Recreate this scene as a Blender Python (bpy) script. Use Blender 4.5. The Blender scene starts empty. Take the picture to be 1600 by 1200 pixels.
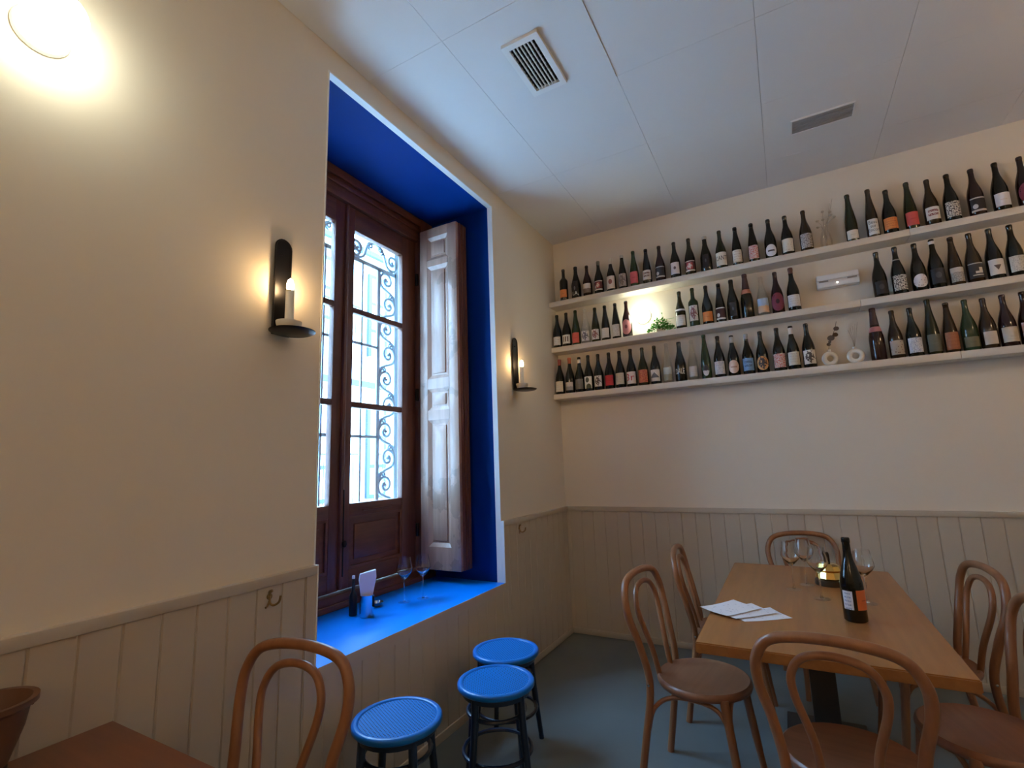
import bpy, bmesh, math, random
from mathutils import Vector, Matrix
PI = math.pi
random.seed(7)
scene = bpy.context.scene
COL = scene.collection

# ------------------------------------------------------------------ camera
# right / up / forward axes of the solved camera (room axes: x = away from the window wall, y = towards the shelf wall)
R_ = Vector((0.87230698, 0.48777211, -0.03404264)); U_ = Vector((0.10799311, -0.12428988, 0.98635162)); F_ = Vector((-0.47688365, 0.86407777, 0.16109496))
cam_d = bpy.data.cameras.new('camera'); cam = bpy.data.objects.new('camera', cam_d); COL.objects.link(cam)
cam_d.sensor_width = 36.0; cam_d.lens = 36.0 * 762.9 / 1600.0; cam_d.clip_start = 0.02; cam_d.clip_end = 200
cam.matrix_world = Matrix(((R_.x, U_.x, -F_.x, 1.758), (R_.y, U_.y, -F_.y, -4.090), (R_.z, U_.z, -F_.z, 1.420), (0, 0, 0, 1)))
scene.camera = cam

# ------------------------------------------------------------------ sky, view
SKY = 21.0
LAMP = 10.5
FILL = 37.0  # strength of the added fill lamps
CANDLEL = 80.0
world = bpy.data.worlds.new('sky'); scene.world = world; world.use_nodes = True
wn = world.node_tree.nodes['Background']; wn.inputs[0].default_value = (0.36, 0.66, 1.0, 1); wn.inputs[1].default_value = SKY
vs = scene.view_settings
scene.display_settings.display_device = 'sRGB'
vs.view_transform = 'Standard'; vs.look = 'None'; vs.gamma = 1.0; vs.use_curve_mapping = False; vs.exposure = 1.0
cy = scene.cycles
cy.use_denoising = True; cy.max_bounces = 12; cy.diffuse_bounces = 7; cy.glossy_bounces = 4; cy.transmission_bounces = 8; cy.transparent_max_bounces = 24
cy.sample_clamp_indirect = 6.0; cy.caustics_reflective = False; cy.caustics_refractive = True; cy.blur_glossy = 1.0
pl = bpy.data.lights.new('window_portal', 'AREA'); pl.shape = 'RECTANGLE'; pl.size = 2.3; pl.size_y = 1.6; pl.cycles.is_portal = True
po = bpy.data.objects.new('window_portal', pl); COL.objects.link(po); po.location = (-0.78, -1.89, 2.1); po.rotation_euler = (0, -PI/2, 0)

# ------------------------------------------------------------------ materials
class NT:
    def __init__(s, m): m.use_nodes = True; s.t = m.node_tree; s.n = s.t.nodes; s.l = s.t.links; s.b = s.n.get('Principled BSDF')
    def new(s, k): return s.n.new(k)
    def link(s, a, b): s.l.new(a, b)
    def val(s, sock, v):
        if isinstance(v, (int, float)): sock.default_value = v
        else: s.link(v, sock)
    def math(s, op, a, b=0.0, c=None):
        n = s.new('ShaderNodeMath'); n.operation = op; s.val(n.inputs[0], a); s.val(n.inputs[1], b)
        if c is not None: s.val(n.inputs[2], c)
        return n.outputs[0]
    def mix(s, f, a, b):
        n = s.new('ShaderNodeMix'); n.data_type = 'RGBA'; s.val(n.inputs[0], f)
        for i, c in ((6, a), (7, b)):
            if isinstance(c, tuple): n.inputs[i].default_value = (*c[:3], 1)
            else: s.link(c, n.inputs[i])
        return n.outputs[2]
    def noise(s, scale, coord=None, detail=3, rough=.5):
        n = s.new('ShaderNodeTexNoise'); n.inputs['Scale'].default_value = scale; n.inputs['Detail'].default_value = detail; n.inputs['Roughness'].default_value = rough
        if coord is not None: s.link(coord, n.inputs['Vector'])
        return n.outputs[0]
    def coord(s, kind='Object', scale=None, rot=None):
        c = s.new('ShaderNodeTexCoord').outputs[kind]
        if scale or rot:
            m = s.new('ShaderNodeMapping'); s.link(c, m.inputs[0])
            if scale: m.inputs['Scale'].default_value = scale
            if rot: m.inputs['Rotation'].default_value = rot
            c = m.outputs[0]
        return c
    def bump(s, h, strength=.2, dist=.002):
        n = s.new('ShaderNodeBump'); n.inputs['Strength'].default_value = strength; n.inputs['Distance'].default_value = dist
        s.link(h, n.inputs['Height']); s.link(n.outputs[0], s.b.inputs['Normal'])
MATS = {}
def mat(name, col, rough=.5, metal=0, var=.06, vscale=3.0, bump=0.0, bscale=60, coat=0, spec=.5):
    if name in MATS: return MATS[name]
    m = bpy.data.materials.new(name); t = NT(m); b = t.b
    b.inputs['Roughness'].default_value = rough; b.inputs['Metallic'].default_value = metal
    b.inputs['Coat Weight'].default_value = coat; b.inputs['Coat Roughness'].default_value = .08; b.inputs['Specular IOR Level'].default_value = spec
    c = t.coord('Object')
    f = t.noise(vscale, c)
    a = tuple(x*(1-var) for x in col); d = tuple(min(1, x*(1+var)) for x in col)
    t.link(t.mix(f, a, d), b.inputs['Base Color'])
    if bump: t.bump(t.noise(bscale, c, 4), bump)
    MATS[name] = m; return m
def wood(name, c1, c2, axis='y', scale=6, rough=.45, coat=0, dirt=None):
    if name in MATS: return MATS[name]
    m = bpy.data.materials.new(name); t = NT(m); b = t.b
    st = {'x': (.08, 1, 1), 'y': (1, .08, 1), 'z': (1, 1, .08)}[axis]
    c = t.coord('Object', scale=tuple(v*scale for v in st))
    f = t.noise(4, c, 6, .6); g = t.noise(14, c, 3, .5)
    k = t.math('MULTIPLY_ADD', f, 1.6, -.3); k = t.math('MULTIPLY_ADD', g, .35, k); k = t.math('MINIMUM', t.math('MAXIMUM', t.math('SUBTRACT', k, .15), 0), 1)
    colr = t.mix(k, c1, c2)
    if dirt:
        d = t.math('GREATER_THAN', t.noise(5, t.coord('Object'), 4), .58)
        colr = t.mix(t.math('MULTIPLY', d, .35), colr, dirt)
    t.link(colr, b.inputs['Base Color']); b.inputs['Roughness'].default_value = rough
    b.inputs['Coat Weight'].default_value = coat; b.inputs['Coat Roughness'].default_value = .2
    t.bump(g, .12, .001); MATS[name] = m; return m
def emit(name, col, s):
    m = bpy.data.materials.new(name); t = NT(m); b = t.b
    b.inputs['Base Color'].default_value = (.9, .9, .88, 1); b.inputs['Emission Color'].default_value = (*col, 1); b.inputs['Emission Strength'].default_value = s
    return m
def thin_glass(name, tint=(1, 1, 1), refl=1.0):
    m = bpy.data.materials.new(name); t = NT(m); t.n.remove(t.b)
    out = t.n['Material Output']; tr = t.new('ShaderNodeBsdfTransparent'); tr.inputs[0].default_value = (*tint, 1)
    gl = t.new('ShaderNodeBsdfGlossy'); gl.inputs['Roughness'].default_value = .02
    lw = t.new('ShaderNodeLayerWeight'); lw.inputs[0].default_value = .35
    f = t.math('MULTIPLY', t.math('POWER', lw.outputs['Facing'], 1.6), .62*refl); f = t.math('ADD', f, .07*refl)
    mx = t.new('ShaderNodeMixShader'); t.link(f, mx.inputs[0]); t.link(tr.outputs[0], mx.inputs[1]); t.link(gl.outputs[0], mx.inputs[2]); t.link(mx.outputs[0], out.inputs[0])
    return m
WALL = mat('cream_wall_paint', (.74, .665, .55), .75, var=.025, vscale=1.2, bump=.06, bscale=40)
WAIN = mat('wainscot_paint', (.50, .43, .335), .5, var=.04, vscale=2)
WHITE = mat('white_gloss_paint', (.80, .79, .76), .4, var=.03)
CEIL = mat('ceiling_tile_white', (.74, .72, .70), .8, var=.03, vscale=2, bump=.05, bscale=30)
GAP = mat('ceiling_joint_grey', (.40, .385, .36), .9)
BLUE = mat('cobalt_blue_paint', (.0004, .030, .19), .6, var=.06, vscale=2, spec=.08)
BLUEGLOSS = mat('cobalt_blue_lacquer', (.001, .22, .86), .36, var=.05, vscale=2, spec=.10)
DARKWOOD = wood('old_walnut_stain', (.065, .021, .012), (.21, .072, .038), 'z', 7, .42, .15)
DARKWOODY = wood('old_walnut_rail', (.065, .021, .012), (.21, .072, .038), 'y', 7, .42, .15)
SHUTWOOD = wood('weathered_shutter_wood', (.29, .158, .108), (.51, .305, .218), 'z', 6, .38, .25, dirt=(.13, .085, .06))
OAK = wood('oak_table', (.22, .082, .019), (.40, .165, .042), 'y', 4, .42, .2)
REDWOOD = wood('red_brown_table', (.13, .045, .022), (.23, .085, .04), 'x', 4, .4, .2)
BEECH = wood('bentwood_beech', (.19, .072, .028), (.33, .14, .058), 'z', 5, .38, .2)
SEATW = wood('beech_veneer_seat', (.17, .066, .030), (.29, .12, .06), 'x', 5, .42, .2)
BLACK = mat('black_iron', (.012, .011, .012), .38, .6, var=.2)
BLACKP = mat('black_powder_coat', (.010, .010, .011), .45, var=.2)
CHROME = mat('chrome', (.72, .73, .75), .12, 1.0, var=.02)
BRASS = mat('aged_brass', (.30, .20, .09), .35, 1.0, var=.15)
GOLD = mat('polished_gold', (.85, .58, .18), .14, 1.0, var=.05)
CANDLE = mat('ivory_candle', (.80, .76, .66), .5, var=.02)
PAPER = mat('white_paper', (.80, .80, .84), .7, var=.02)
CERAM = mat('white_ceramic', (.72, .67, .58), .5, var=.04)
IRON = mat('grille_iron_glare_tint', (.38, .60, .78), .5, var=.1)  # glare from the bright window is put into the iron's pale blue
FACADE = mat('white_render_facade', (.62, .63, .64), .85, var=.03, vscale=.6)
FACTRIM = mat('blue_grey_trim', (.018, .034, .055), .6)
STREET = mat('pale_granite_paving', (.66, .66, .66), .85, var=.1)
GLASS = thin_glass('clear_glass'); PANE = thin_glass('window_pane', (.97, .98, 1), .35)
GLOBE = emit('lit_opal_globe', (1.0, 1.03, .84), LAMP); FILLGLOBE = emit('added_fill_globe', (1.0, .68, .40), FILL)
BULB = emit('lit_candle_bulb', (1.0, .66, .32), CANDLEL)
def real_glass(name):
    m = bpy.data.materials.new(name); t = NT(m); b = t.b; b.inputs['Base Color'].default_value = (.98, .99, 1, 1); b.inputs['Roughness'].default_value = .0
    b.inputs['Transmission Weight'].default_value = 1; b.inputs['IOR'].default_value = 1.48; return m
FOOTG = thin_glass('wine_glass_foot', (.97, .98, 1), .40)
CRYSTAL = real_glass('wine_glass_crystal')
LEAF = mat('fresh_green_leaf', (.07, .34, .035), .5, var=.4, vscale=25)

def floor_mat():
    m = bpy.data.materials.new('slate_resin_floor'); t = NT(m); c = t.coord('Object')
    f = t.noise(1.6, c, 5, .6)
    t.link(t.mix(f, (.10, .124, .13), (.145, .17, .176)), t.b.inputs['Base Color'])
    t.link(t.math('MULTIPLY_ADD', t.noise(5, c), .16, .30), t.b.inputs['Roughness']); t.bump(t.noise(30, c, 3), .05); return m
FLOOR = floor_mat()
def cane_mat():
    m = bpy.data.materials.new('blue_woven_cane'); t = NT(m); b = t.b
    c = t.new('ShaderNodeSeparateXYZ'); t.link(t.coord('Object'), c.inputs[0])
    k = 2*PI/.0165
    sx = t.math('SINE', t.math('MULTIPLY', c.outputs[0], k)); sy = t.math('SINE', t.math('MULTIPLY', c.outputs[1], k))
    hole = t.math('GREATER_THAN', t.math('MULTIPLY', sx, sy), .42)
    h = t.math('SUBTRACT', 1.0, hole)
    t.link(t.mix(hole, (.004, .15, .50), (.001, .016, .07)), b.inputs['Base Color']); b.inputs['Roughness'].default_value = .45; b.inputs['Specular IOR Level'].default_value = .15
    t.bump(h, .6, .002); return m
CANE = cane_mat()
STOOLB = mat('stool_blue_lacquer', (.003, .13, .46), .30, var=.06, spec=.35)
STOOLD = mat('stool_leg_navy_lacquer', (.003, .012, .035), .3, var=.1, coat=.3)

# ------------------------------------------------------------------ geometry helpers
def link(name, me, parent=None, loc=(0, 0, 0), rot=None, scale=None):
    o = bpy.data.objects.new(name, me); COL.objects.link(o)
    if parent: o.parent = parent
    o.location = loc
    if rot: o.rotation_euler = rot
    if scale: o.scale = scale
    return o
def fin(bm, name, m, parent=None, loc=(0, 0, 0), rot=None, smooth=False):
    bmesh.ops.recalc_face_normals(bm, faces=bm.faces)
    me = bpy.data.meshes.new(name); bm.to_mesh(me); bm.free()
    if m: me.materials.append(m)
    if smooth:
        for p in me.polygons: p.use_smooth = True
        try: me.set_sharp_from_angle(angle=math.radians(smooth if smooth > 1 else 40))
        except Exception: pass
    return link(name, me, parent, loc, rot)
def box(bm, x0, x1, y0, y1, z0, z1, M=None):
    v = [bm.verts.new((x, y, z)) for x in (x0, x1) for y in (y0, y1) for z in (z0, z1)]
    for f in ((0, 1, 3, 2), (4, 6, 7, 5), (0, 4, 5, 1), (2, 3, 7, 6), (0, 2, 6, 4), (1, 5, 7, 3)): bm.faces.new([v[i] for i in f])
    if M: bmesh.ops.transform(bm, matrix=M, verts=v)
    return v
def boxo(name, m, x0, x1, y0, y1, z0, z1, parent=None, bev=0.0, loc=(0, 0, 0), rot=None):
    bm = bmesh.new(); box(bm, x0, x1, y0, y1, z0, z1)
    if bev: bmesh.ops.bevel(bm, geom=bm.edges[:], offset=bev, segments=2, affect='EDGES', profile=.5)
    return fin(bm, name, m, parent, loc, rot, smooth=bool(bev))
def lathe(bm, prof, seg=24, M=None, cap=True):
    rings = []
    for r, z in prof:
        if r < 1e-6: rings.append([bm.verts.new((0, 0, z))])
        else: rings.append([bm.verts.new((r*math.cos(2*PI*i/seg), r*math.sin(2*PI*i/seg), z)) for i in range(seg)])
    for a, b in zip(rings, rings[1:]):
        if len(a) == 1 and len(b) == 1: continue
        for i in range(seg):
            j = (i+1) % seg
            if len(a) == 1: bm.faces.new((a[0], b[i], b[j]))
            elif len(b) == 1: bm.faces.new((a[i], a[j], b[0]))
            else: bm.faces.new((a[i], a[j], b[j], b[i]))
    if cap:
        if len(rings[0]) > 1: bm.faces.new(rings[0])
        if len(rings[-1]) > 1: bm.faces.new(rings[-1])
    vs_ = [v for r in rings for v in r]
    if M: bmesh.ops.transform(bm, matrix=M, verts=vs_)
    return vs_
def tube(bm, pts, r, seg=10, closed=False, flat=1.0):
    pts = [Vector(p) for p in pts]; n = len(pts)
    rad = r if isinstance(r, (list, tuple)) else [r]*n
    tang = []
    for i in range(n):
        a = pts[(i-1) % n] if (closed or i > 0) else pts[i]; b = pts[(i+1) % n] if (closed or i < n-1) else pts[i]
        tang.append((b-a).normalized())
    t0 = tang[0]; up = Vector((0, 0, 1)) if abs(t0.z) < .9 else Vector((1, 0, 0))
    nrm = (up - t0*up.dot(t0)).normalized(); rings = []
    for i in range(n):
        t = tang[i]; nrm = (nrm - t*nrm.dot(t)).normalized(); bi = t.cross(nrm)
        rings.append([bm.verts.new(pts[i] + rad[i]*(math.cos(2*PI*k/seg)*nrm + flat*math.sin(2*PI*k/seg)*bi)) for k in range(seg)])
    for i in range(n if closed else n-1):
        a, b = rings[i], rings[(i+1) % n]
        for k in range(seg): bm.faces.new((a[k], a[(k+1) % seg], b[(k+1) % seg], b[k]))
    if not closed: bm.faces.new(rings[0]); bm.faces.new(rings[-1])
def cr(P, n=6, closed=False):
    P = [Vector(p) for p in P]; out = []
    Q = ([P[-1]] + P + P[:2]) if closed else ([2*P[0]-P[1]] + P + [2*P[-1]-P[-2]])
    for i in range(1, len(Q)-2):
        a, b, c, d = Q[i-1:i+3]
        for k in range(n):
            t = k/n; out.append(.5*((2*b) + (c-a)*t + (2*a-5*b+4*c-d)*t*t + (3*b-a-3*c+d)*t**3))
    if not closed: out.append(P[-1])
    return out
def tubeo(name, m, pts, r, parent=None, seg=10, closed=False, flat=1.0, loc=(0, 0, 0)):
    bm = bmesh.new(); tube(bm, pts, r, seg, closed, flat); return fin(bm, name, m, parent, loc, smooth=True)
def latheo(name, m, prof, parent=None, seg=24, loc=(0, 0, 0), rot=None, cap=True, sm=40):
    bm = bmesh.new(); lathe(bm, prof, seg, cap=cap); return fin(bm, name, m, parent, loc, rot, smooth=sm)
def thing(name, label, cat, loc=(0, 0, 0), rz=0, group=None, rot=None):
    o = bpy.data.objects.new(name, None); COL.objects.link(o); o.empty_display_size = .05; o.location = loc
    o.rotation_euler = rot or (0, 0, rz); o['label'] = label; o['category'] = cat
    if group: o['group'] = group
    return o
def tag(o, label, cat, group=None):
    o['label'] = label; o['category'] = cat
    if group: o['group'] = group
    return o
def struct(o): o['kind'] = 'structure'; return o
def dup(root, label, loc, rz):
    r = root.copy(); COL.objects.link(r); r.location = loc; r.rotation_euler = (0, 0, rz); r['label'] = label
    def rec(src, dst):
        for ch in src.children:
            c = ch.copy(); COL.objects.link(c); c.parent = dst; rec(ch, c)
    rec(root, r); return r

# ------------------------------------------------------------------ room shell
XR, YB, H = 4.1, -6.7, 3.484           # room: x 0..XR, y YB..0
Y1, Y2, NT_, SILL = -2.655, -1.130, 3.351, .637   # window niche
WT = 1.05                               # thickness of the street wall
fl = struct(boxo('floor', FLOOR, -WT, XR+.15, YB-.15, .15, -.12, 0))
bm = bmesh.new()
box(bm, -WT, 0, YB-.15, Y1, 0, 3.62); box(bm, -WT, 0, Y2, .15, 0, 3.62); box(bm, -WT, 0, Y1, Y2, 0, SILL-.03); box(bm, -WT, 0, Y1, Y2, NT_, 3.62)
wl = struct(fin(bm, 'wall_left', WALL))
wb = struct(boxo('wall_back', WALL, 0, XR+.15, 0, .15, 0, 3.62))
struct(boxo('wall_right', WALL, XR, XR+.15, YB, 0, 0, 3.62))
struct(boxo('wall_behind', WALL, 0, XR+.15, YB-.15, YB, 0, 3.62))
ce = struct(boxo('ceiling', GAP, 0, XR, YB, 0, H+.012, 3.62))
# ceiling tiles with open joints
PX, PY, X0, Yo = .6765, .668, .492, -1.722
def tile_mesh(w, d):
    bm = bmesh.new(); box(bm, -w/2, w/2, -d/2, d/2, 0, .012); me = bpy.data.meshes.new('ceiling_tile'); bmesh.ops.recalc_face_normals(bm, faces=bm.faces); bm.to_mesh(me); bm.free(); me.materials.append(CEIL); return me
tcache = {}
xs = [0] + [X0+PX*k for k in range(0, 7) if X0+PX*k < XR-.02] + [XR]
ys = [0] + [Yo+PY*2-PY*k for k in range(0, 12) if YB+.02 < Yo+PY*2-PY*k < -.02] + [YB]
for i in range(len(xs)-1):
    for j in range(len(ys)-1):
        w = round(xs[i+1]-xs[i]-.0018, 4); d = round(ys[j]-ys[j+1]-.0009, 4)
        key = (w, d)
        if key not in tcache: tcache[key] = tile_mesh(w, d)
        cx_, cy_ = (xs[i]+xs[i+1])/2, (ys[j]+ys[j+1])/2
        dz = random.uniform(-.0004, .0006); rx = ry = 0
        if i == 1 and abs(cy_-(Yo-PY/2)) < .05: dz, ry = -.003, math.radians(.45)
        link('ceiling_tile', tcache[key], ce, (cx_, cy_, H+dz), (rx, ry, 0))
# wainscot planks (tongue and groove), cap rails, baseboards
PW, WZ, PT = .1036, 1.0, .018
def plank_mesh(w, z0, z1):
    bm = bmesh.new(); c = .0045
    pr = [(-w/2, 0), (-w/2, PT-c), (-w/2+c, PT), (w/2-c, PT), (w/2, PT-c), (w/2, 0)]
    a = [bm.verts.new((y, x, z0)) for y, x in pr]; b = [bm.verts.new((y, x, z1)) for y, x in pr]
    for i in range(6): bm.faces.new((a[i], a[(i+1) % 6], b[(i+1) % 6], b[i]))
    bm.faces.new(a); bm.faces.new(b); bmesh.ops.recalc_face_normals(bm, faces=bm.faces)
    me = bpy.data.meshes.new('plank'); bm.to_mesh(me); bm.free(); me.materials.append(WAIN); return me
full, short = plank_mesh(PW, .045, WZ), plank_mesh(PW, .045, .588)
def planks(parent, a, b, start, me_full, axis, z0=.045, z1=WZ):
    k = math.ceil((a-start)/PW); edges = [a] + [start+PW*i for i in range(k, k+80) if a+.005 < start+PW*i < b-.005] + [b]
    for e0, e1 in zip(edges, edges[1:]):
        w = e1-e0; me = me_full if abs(w-PW) < 1e-4 else plank_mesh(w, z0, z1); c = (e0+e1)/2
        if axis == 'y': link('plank', me, parent, (0, c, 0), (0, 0, -PI/2))
        else: link('plank', me, parent, (c, 0, 0), (0, 0, PI))
planks(wl, YB, Y1-.045, -2.705, full, 'y'); planks(wl, Y1-.045, Y2+.04, -2.705, short, 'y', .045, .588); planks(wl, Y2+.04, -.018, -2.705, full, 'y')
planks(wb, .0, XR, 2.432, full, 'x')
def rail(parent, x0, x1, y0, y1, z0=WZ, z1=WZ+.036): boxo('cap_rail', WAIN, x0, x1, y0, y1, z0, z1, parent, .003)
rail(wl, 0, .027, YB, Y1); rail(wl, 0, .027, Y2, 0); rail(wb, 0, XR, -.027, 0)
boxo('niche_trim', WAIN, 0, .021, Y1-.045, Y1, .585, WZ, wl); boxo('niche_trim', WAIN, 0, .021, Y2, Y2+.04, .585, WZ, wl); boxo('niche_trim', WAIN, 0, .021, Y1, Y2, .585, SILL-.001, wl)
o = boxo('baseboard_left', WAIN, 0, .026, YB, 0, 0, .045, None, .003); struct(o)
o = boxo('baseboard_back', WAIN, .026, XR, -.026, 0, 0, .045, None, .003); struct(o)
# blue painted niche linings, white edge strips, lacquered sill
E_ = -.036
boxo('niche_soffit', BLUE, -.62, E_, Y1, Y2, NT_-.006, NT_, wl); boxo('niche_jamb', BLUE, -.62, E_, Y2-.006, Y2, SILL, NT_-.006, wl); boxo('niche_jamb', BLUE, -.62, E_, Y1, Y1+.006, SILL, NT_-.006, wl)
boxo('edge_strip', WHITE, E_, .0035, Y1+.007, Y2-.007, NT_-.007, NT_+.0, wl); boxo('edge_strip', WHITE, E_, .0035, Y2-.007, Y2, SILL, NT_, wl); boxo('edge_strip', WHITE, E_, .0035, Y1, Y1+.007, SILL, NT_, wl)
boxo('edge_strip', WHITE, 0, .026, Y2-.006, Y2, SILL, WZ+.037, wl); boxo('edge_strip', WHITE, 0, .026, Y1, Y1+.006, SILL, WZ+.037, wl)
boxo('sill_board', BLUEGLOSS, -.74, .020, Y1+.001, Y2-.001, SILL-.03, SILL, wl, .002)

# ------------------------------------------------------------------ window with casements, shutter
win = bpy.data.objects.new('window_1', None); COL.objects.link(win); win.location = (0, 0, 0); win['kind'] = 'structure'
XW = -.62                                # room face of the casements
YC = -1.965                              # meeting line
boxo('frame_jamb', DARKWOOD, XW-.10, XW+.058, -1.275, Y2-.006, SILL, NT_-.006, win, .004); boxo('frame_jamb', DARKWOOD, XW-.10, XW+.03, Y1+.006, -2.60, SILL, NT_-.006, win, .004)
boxo('frame_head', DARKWOODY, XW-.10, XW+.03, -2.60, -1.275, 3.16, NT_-.006, win, .004)
boxo('head_moulding', DARKWOODY, XW+.03, XW+.052, Y1+.006, Y2-.006, 3.285, NT_-.006, win, .006); boxo('head_moulding', DARKWOODY, XW+.03, XW+.045, -2.6, -1.275, 3.235, 3.262, win, .006)
boxo('frame_sill', DARKWOODY, XW-.10, XW+.05, Y1+.006, Y2-.006, SILL, .715, win, .006); boxo('sill_moulding', DARKWOODY, XW+.05, XW+.068, Y1+.006, Y2-.006, SILL, .672, win, .006)
def casement(y0, y1, mirror):
    c = bpy.data.objects.new('casement', None); COL.objects.link(c); c.parent = win
    xa, xb = XW-.045, XW
    gl0, gl1 = (y0+.145, y1-.082) if not mirror else (y0+.068, y1-.145)
    zg0, zg1, z0, z1 = 1.213, 3.005, .720, 3.158
    boxo('stile', DARKWOOD, xa, xb, y0, gl0, z0, z1, c, .004); boxo('stile', DARKWOOD, xa, xb, gl1, y1, z0, z1, c, .004)
    boxo('top_rail', DARKWOODY, xa, xb, gl0, gl1, zg1, z1, c, .004); boxo('lock_rail', DARKWOODY, xa, xb, gl0, gl1, 1.135, zg0, c, .004); boxo('bottom_rail', DARKWOODY, xa, xb, gl0, gl1, z0, .825, c, .004)
    for z in (1.828, 2.452): boxo('muntin', DARKWOODY, xa+.006, xb-.004, gl0, gl1, z-.019, z+.019, c, .004)
    for a, b in ((zg0, 1.809), (1.847, 2.433), (2.471, zg1)): boxo('pane', PANE, xa+.018, xa+.022, gl0-.004, gl1+.004, a-.004, b+.004, c)
    p = boxo('panel', DARKWOODY, xa+.008, xb-.018, gl0-.004, gl1+.004, .822, 1.138, c)
    bm = bmesh.new()
    for a, b, e, f in ((gl0, gl1, .825, .842), (gl0, gl1, 1.118, 1.135), (gl0, gl0+.017, .842, 1.118), (gl1-.017, gl1, .842, 1.118)): box(bm, xb-.018, xb-.004, a, b, e, f)
    fin(bm, 'panel_moulding', DARKWOODY, c)
    boxo('raised_field', DARKWOODY, xb-.019, xb-.010, gl0+.05, gl1-.05, .875, 1.085, c, .006)
    boxo('drip_bead', DARKWOODY, xb, xb+.012, gl0+.10, gl1-.10, 1.160, 1.172, c, .004)
    return c
cr_ = casement(YC+.004, -1.279, True); cl_ = casement(-2.596, YC-.004, False)
tubeo('astragal', DARKWOOD, [(XW+.004, YC, .73), (XW+.004, YC, 3.15)], .017, cr_, 8)
for z in (.98, 1.95, 2.85): latheo('hinge', BLACK, [(.012, -.045), (.014, -.04), (.014, .04), (.012, .045)], cr_, 10, (XW+.016, -1.279, z))
tubeo('bolt_rod', BLACK, cr([(XW+.022, YC+.004, .80), (XW+.022, YC+.004, 1.3)], 3), .005, cr_, 6)
latheo('bolt_knob', BLACK, [(0, -.022), (.012, -.016), (.016, 0), (.012, .016), (0, .022)], cr_, 10, (XW+.034, YC+.004, .985))
def shutter_leaf(name, m, x0, x1, y, t, z0, z1, panels, parent, st0, st1):
    # a panelled leaf lying in the plane y = const, thickness t, room face towards -y
    s = bpy.data.objects.new(name, None); COL.objects.link(s); s.parent = parent
    a, b = x0+st0, x1-st1
    boxo('stile', m, x0, a, y, y+t, z0, z1, s, .003); boxo('stile', m, b, x1, y, y+t, z0, z1, s, .003)
    zs = [z0] + [v for p in panels for v in p] + [z1]
    for k in range(0, len(zs), 2): boxo('rail', m, a, b, y, y+t, zs[k], zs[k+1], s)
    for p0, p1 in panels:
        boxo('panel', m, a-.004, b+.004, y+.016, y+t-.010, p0-.004, p1+.004, s)
        bm = bmesh.new(); w = .026
        o_ = [(a, p0), (b, p0), (b, p1), (a, p1)]; i_ = [(a+w, p0+w), (b-w, p0+w), (b-w, p1-w), (a+w, p1-w)]
        vo = [bm.verts.new((x, y+.001, z)) for x, z in o_]; vi = [bm.verts.new((x, y+.0158, z)) for x, z in i_]
        for k in range(4): bm.faces.new((vo[k], vo[(k+1) % 4], vi[(k+1) % 4], vi[k]))
        fin(bm, 'panel_moulding', m, s)
        if p1-p0 > .1: boxo('raised_field', m, a+w+.012, b-w-.012, y+.008, y+.018, p0+w+.014, p1-w-.014, s, .004)
    return s
PZ = [(.873, 1.750), (1.818, 1.976), (2.050, 2.916), (2.966, 3.150)]
shutter_leaf('shutter', SHUTWOOD, -.556, -.215, -1.300, .030, .722, 3.222, PZ, win, .070, .078)
for k in range(3): shutter_leaf('shutter', DARKWOOD, -.556, -.212+.004*(k % 2), -1.268+.034*k, .030, .722, 3.222, PZ, win, .070, .070)
for k in range(3): boxo('shutter_bead', DARKWOOD, -.215, -.206, -1.264+.034*k, -1.250+.034*k, .724, 3.220, win, .003)

# ------------------------------------------------------------------ wrought-iron grille outside
gr = thing('window_grille', 'ornate wrought-iron scroll grille outside the tall window', 'grille', (-.90, -1.925, .66))
def gbar(name, y0, y1, z0, z1, r=.009): boxo(name, IRON, -.006, .006, min(y0, y1)-(r if y0 == y1 else 0), max(y0, y1)+(r if y0 == y1 else 0), min(z0, z1)-(r if z0 == z1 else 0), max(z0, z1)+(r if z0 == z1 else 0), gr)
ZB = .66
for y in (-.735, .735): gbar('frame_bar', y, y, 0, 2.67, .020)
for y in (-.54, .54): gbar('inner_bar', y, y, .05, 2.31, .017)
for y in (-.43, -.32, -.205, -.09, .025, .14, .255, .37): gbar('upright', y, y, .05, 2.31, .008)
for z in (.05, .99, 1.67): gbar('crossbar', -.54, .54, z, z, .010)
for z in (2.31, 2.53): gbar('frame_bar', -.735, .735, z, z, .016)
def spiral(c, r0, a0, turns, sgn, n=26):
    return [(0, c[0] + r0*(1-.80*k/n)*math.cos(a0+sgn*turns*2*PI*k/n), c[1] + r0*(1-.80*k/n)*math.sin(a0+sgn*turns*2*PI*k/n)) for k in range(n+1)]
def scroll_meshes():
    out = []
    for sgn in (1, -1):
        bm = bmesh.new()
        sp = spiral((sgn*.012, .085), .082, -PI/2 if sgn > 0 else -PI/2, 1.45, sgn)
        tail = [(0, -sgn*.085, -.105), (0, -sgn*.070, -.055), (0, -sgn*.035, -.012)]
        tube(bm, cr(tail+sp[::2], 3), .0115, 6)
        sp2 = spiral((-sgn*.048, -.045), .034, 0 if sgn > 0 else PI, 1.3, sgn, 16); tube(bm, sp2, .0085, 5)
        lathe(bm, [(0, -.016), (.012, -.008), (.016, 0), (.012, .008), (0, .016)], 8, Matrix.Translation((0, sgn*.012, .085)))
        bmesh.ops.recalc_face_normals(bm, faces=bm.faces); me = bpy.data.meshes.new('scroll'); bm.to_mesh(me); bm.free(); me.materials.append(IRON)
        for p in me.polygons: p.use_smooth = True
        out.append(me)
    return out
SC = scroll_meshes()
for side in (-1, 1):
    for k in range(11):
        link('scroll', SC[(k + (side > 0)) % 2], gr, (0, side*.6375, .15+.2*k))
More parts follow.
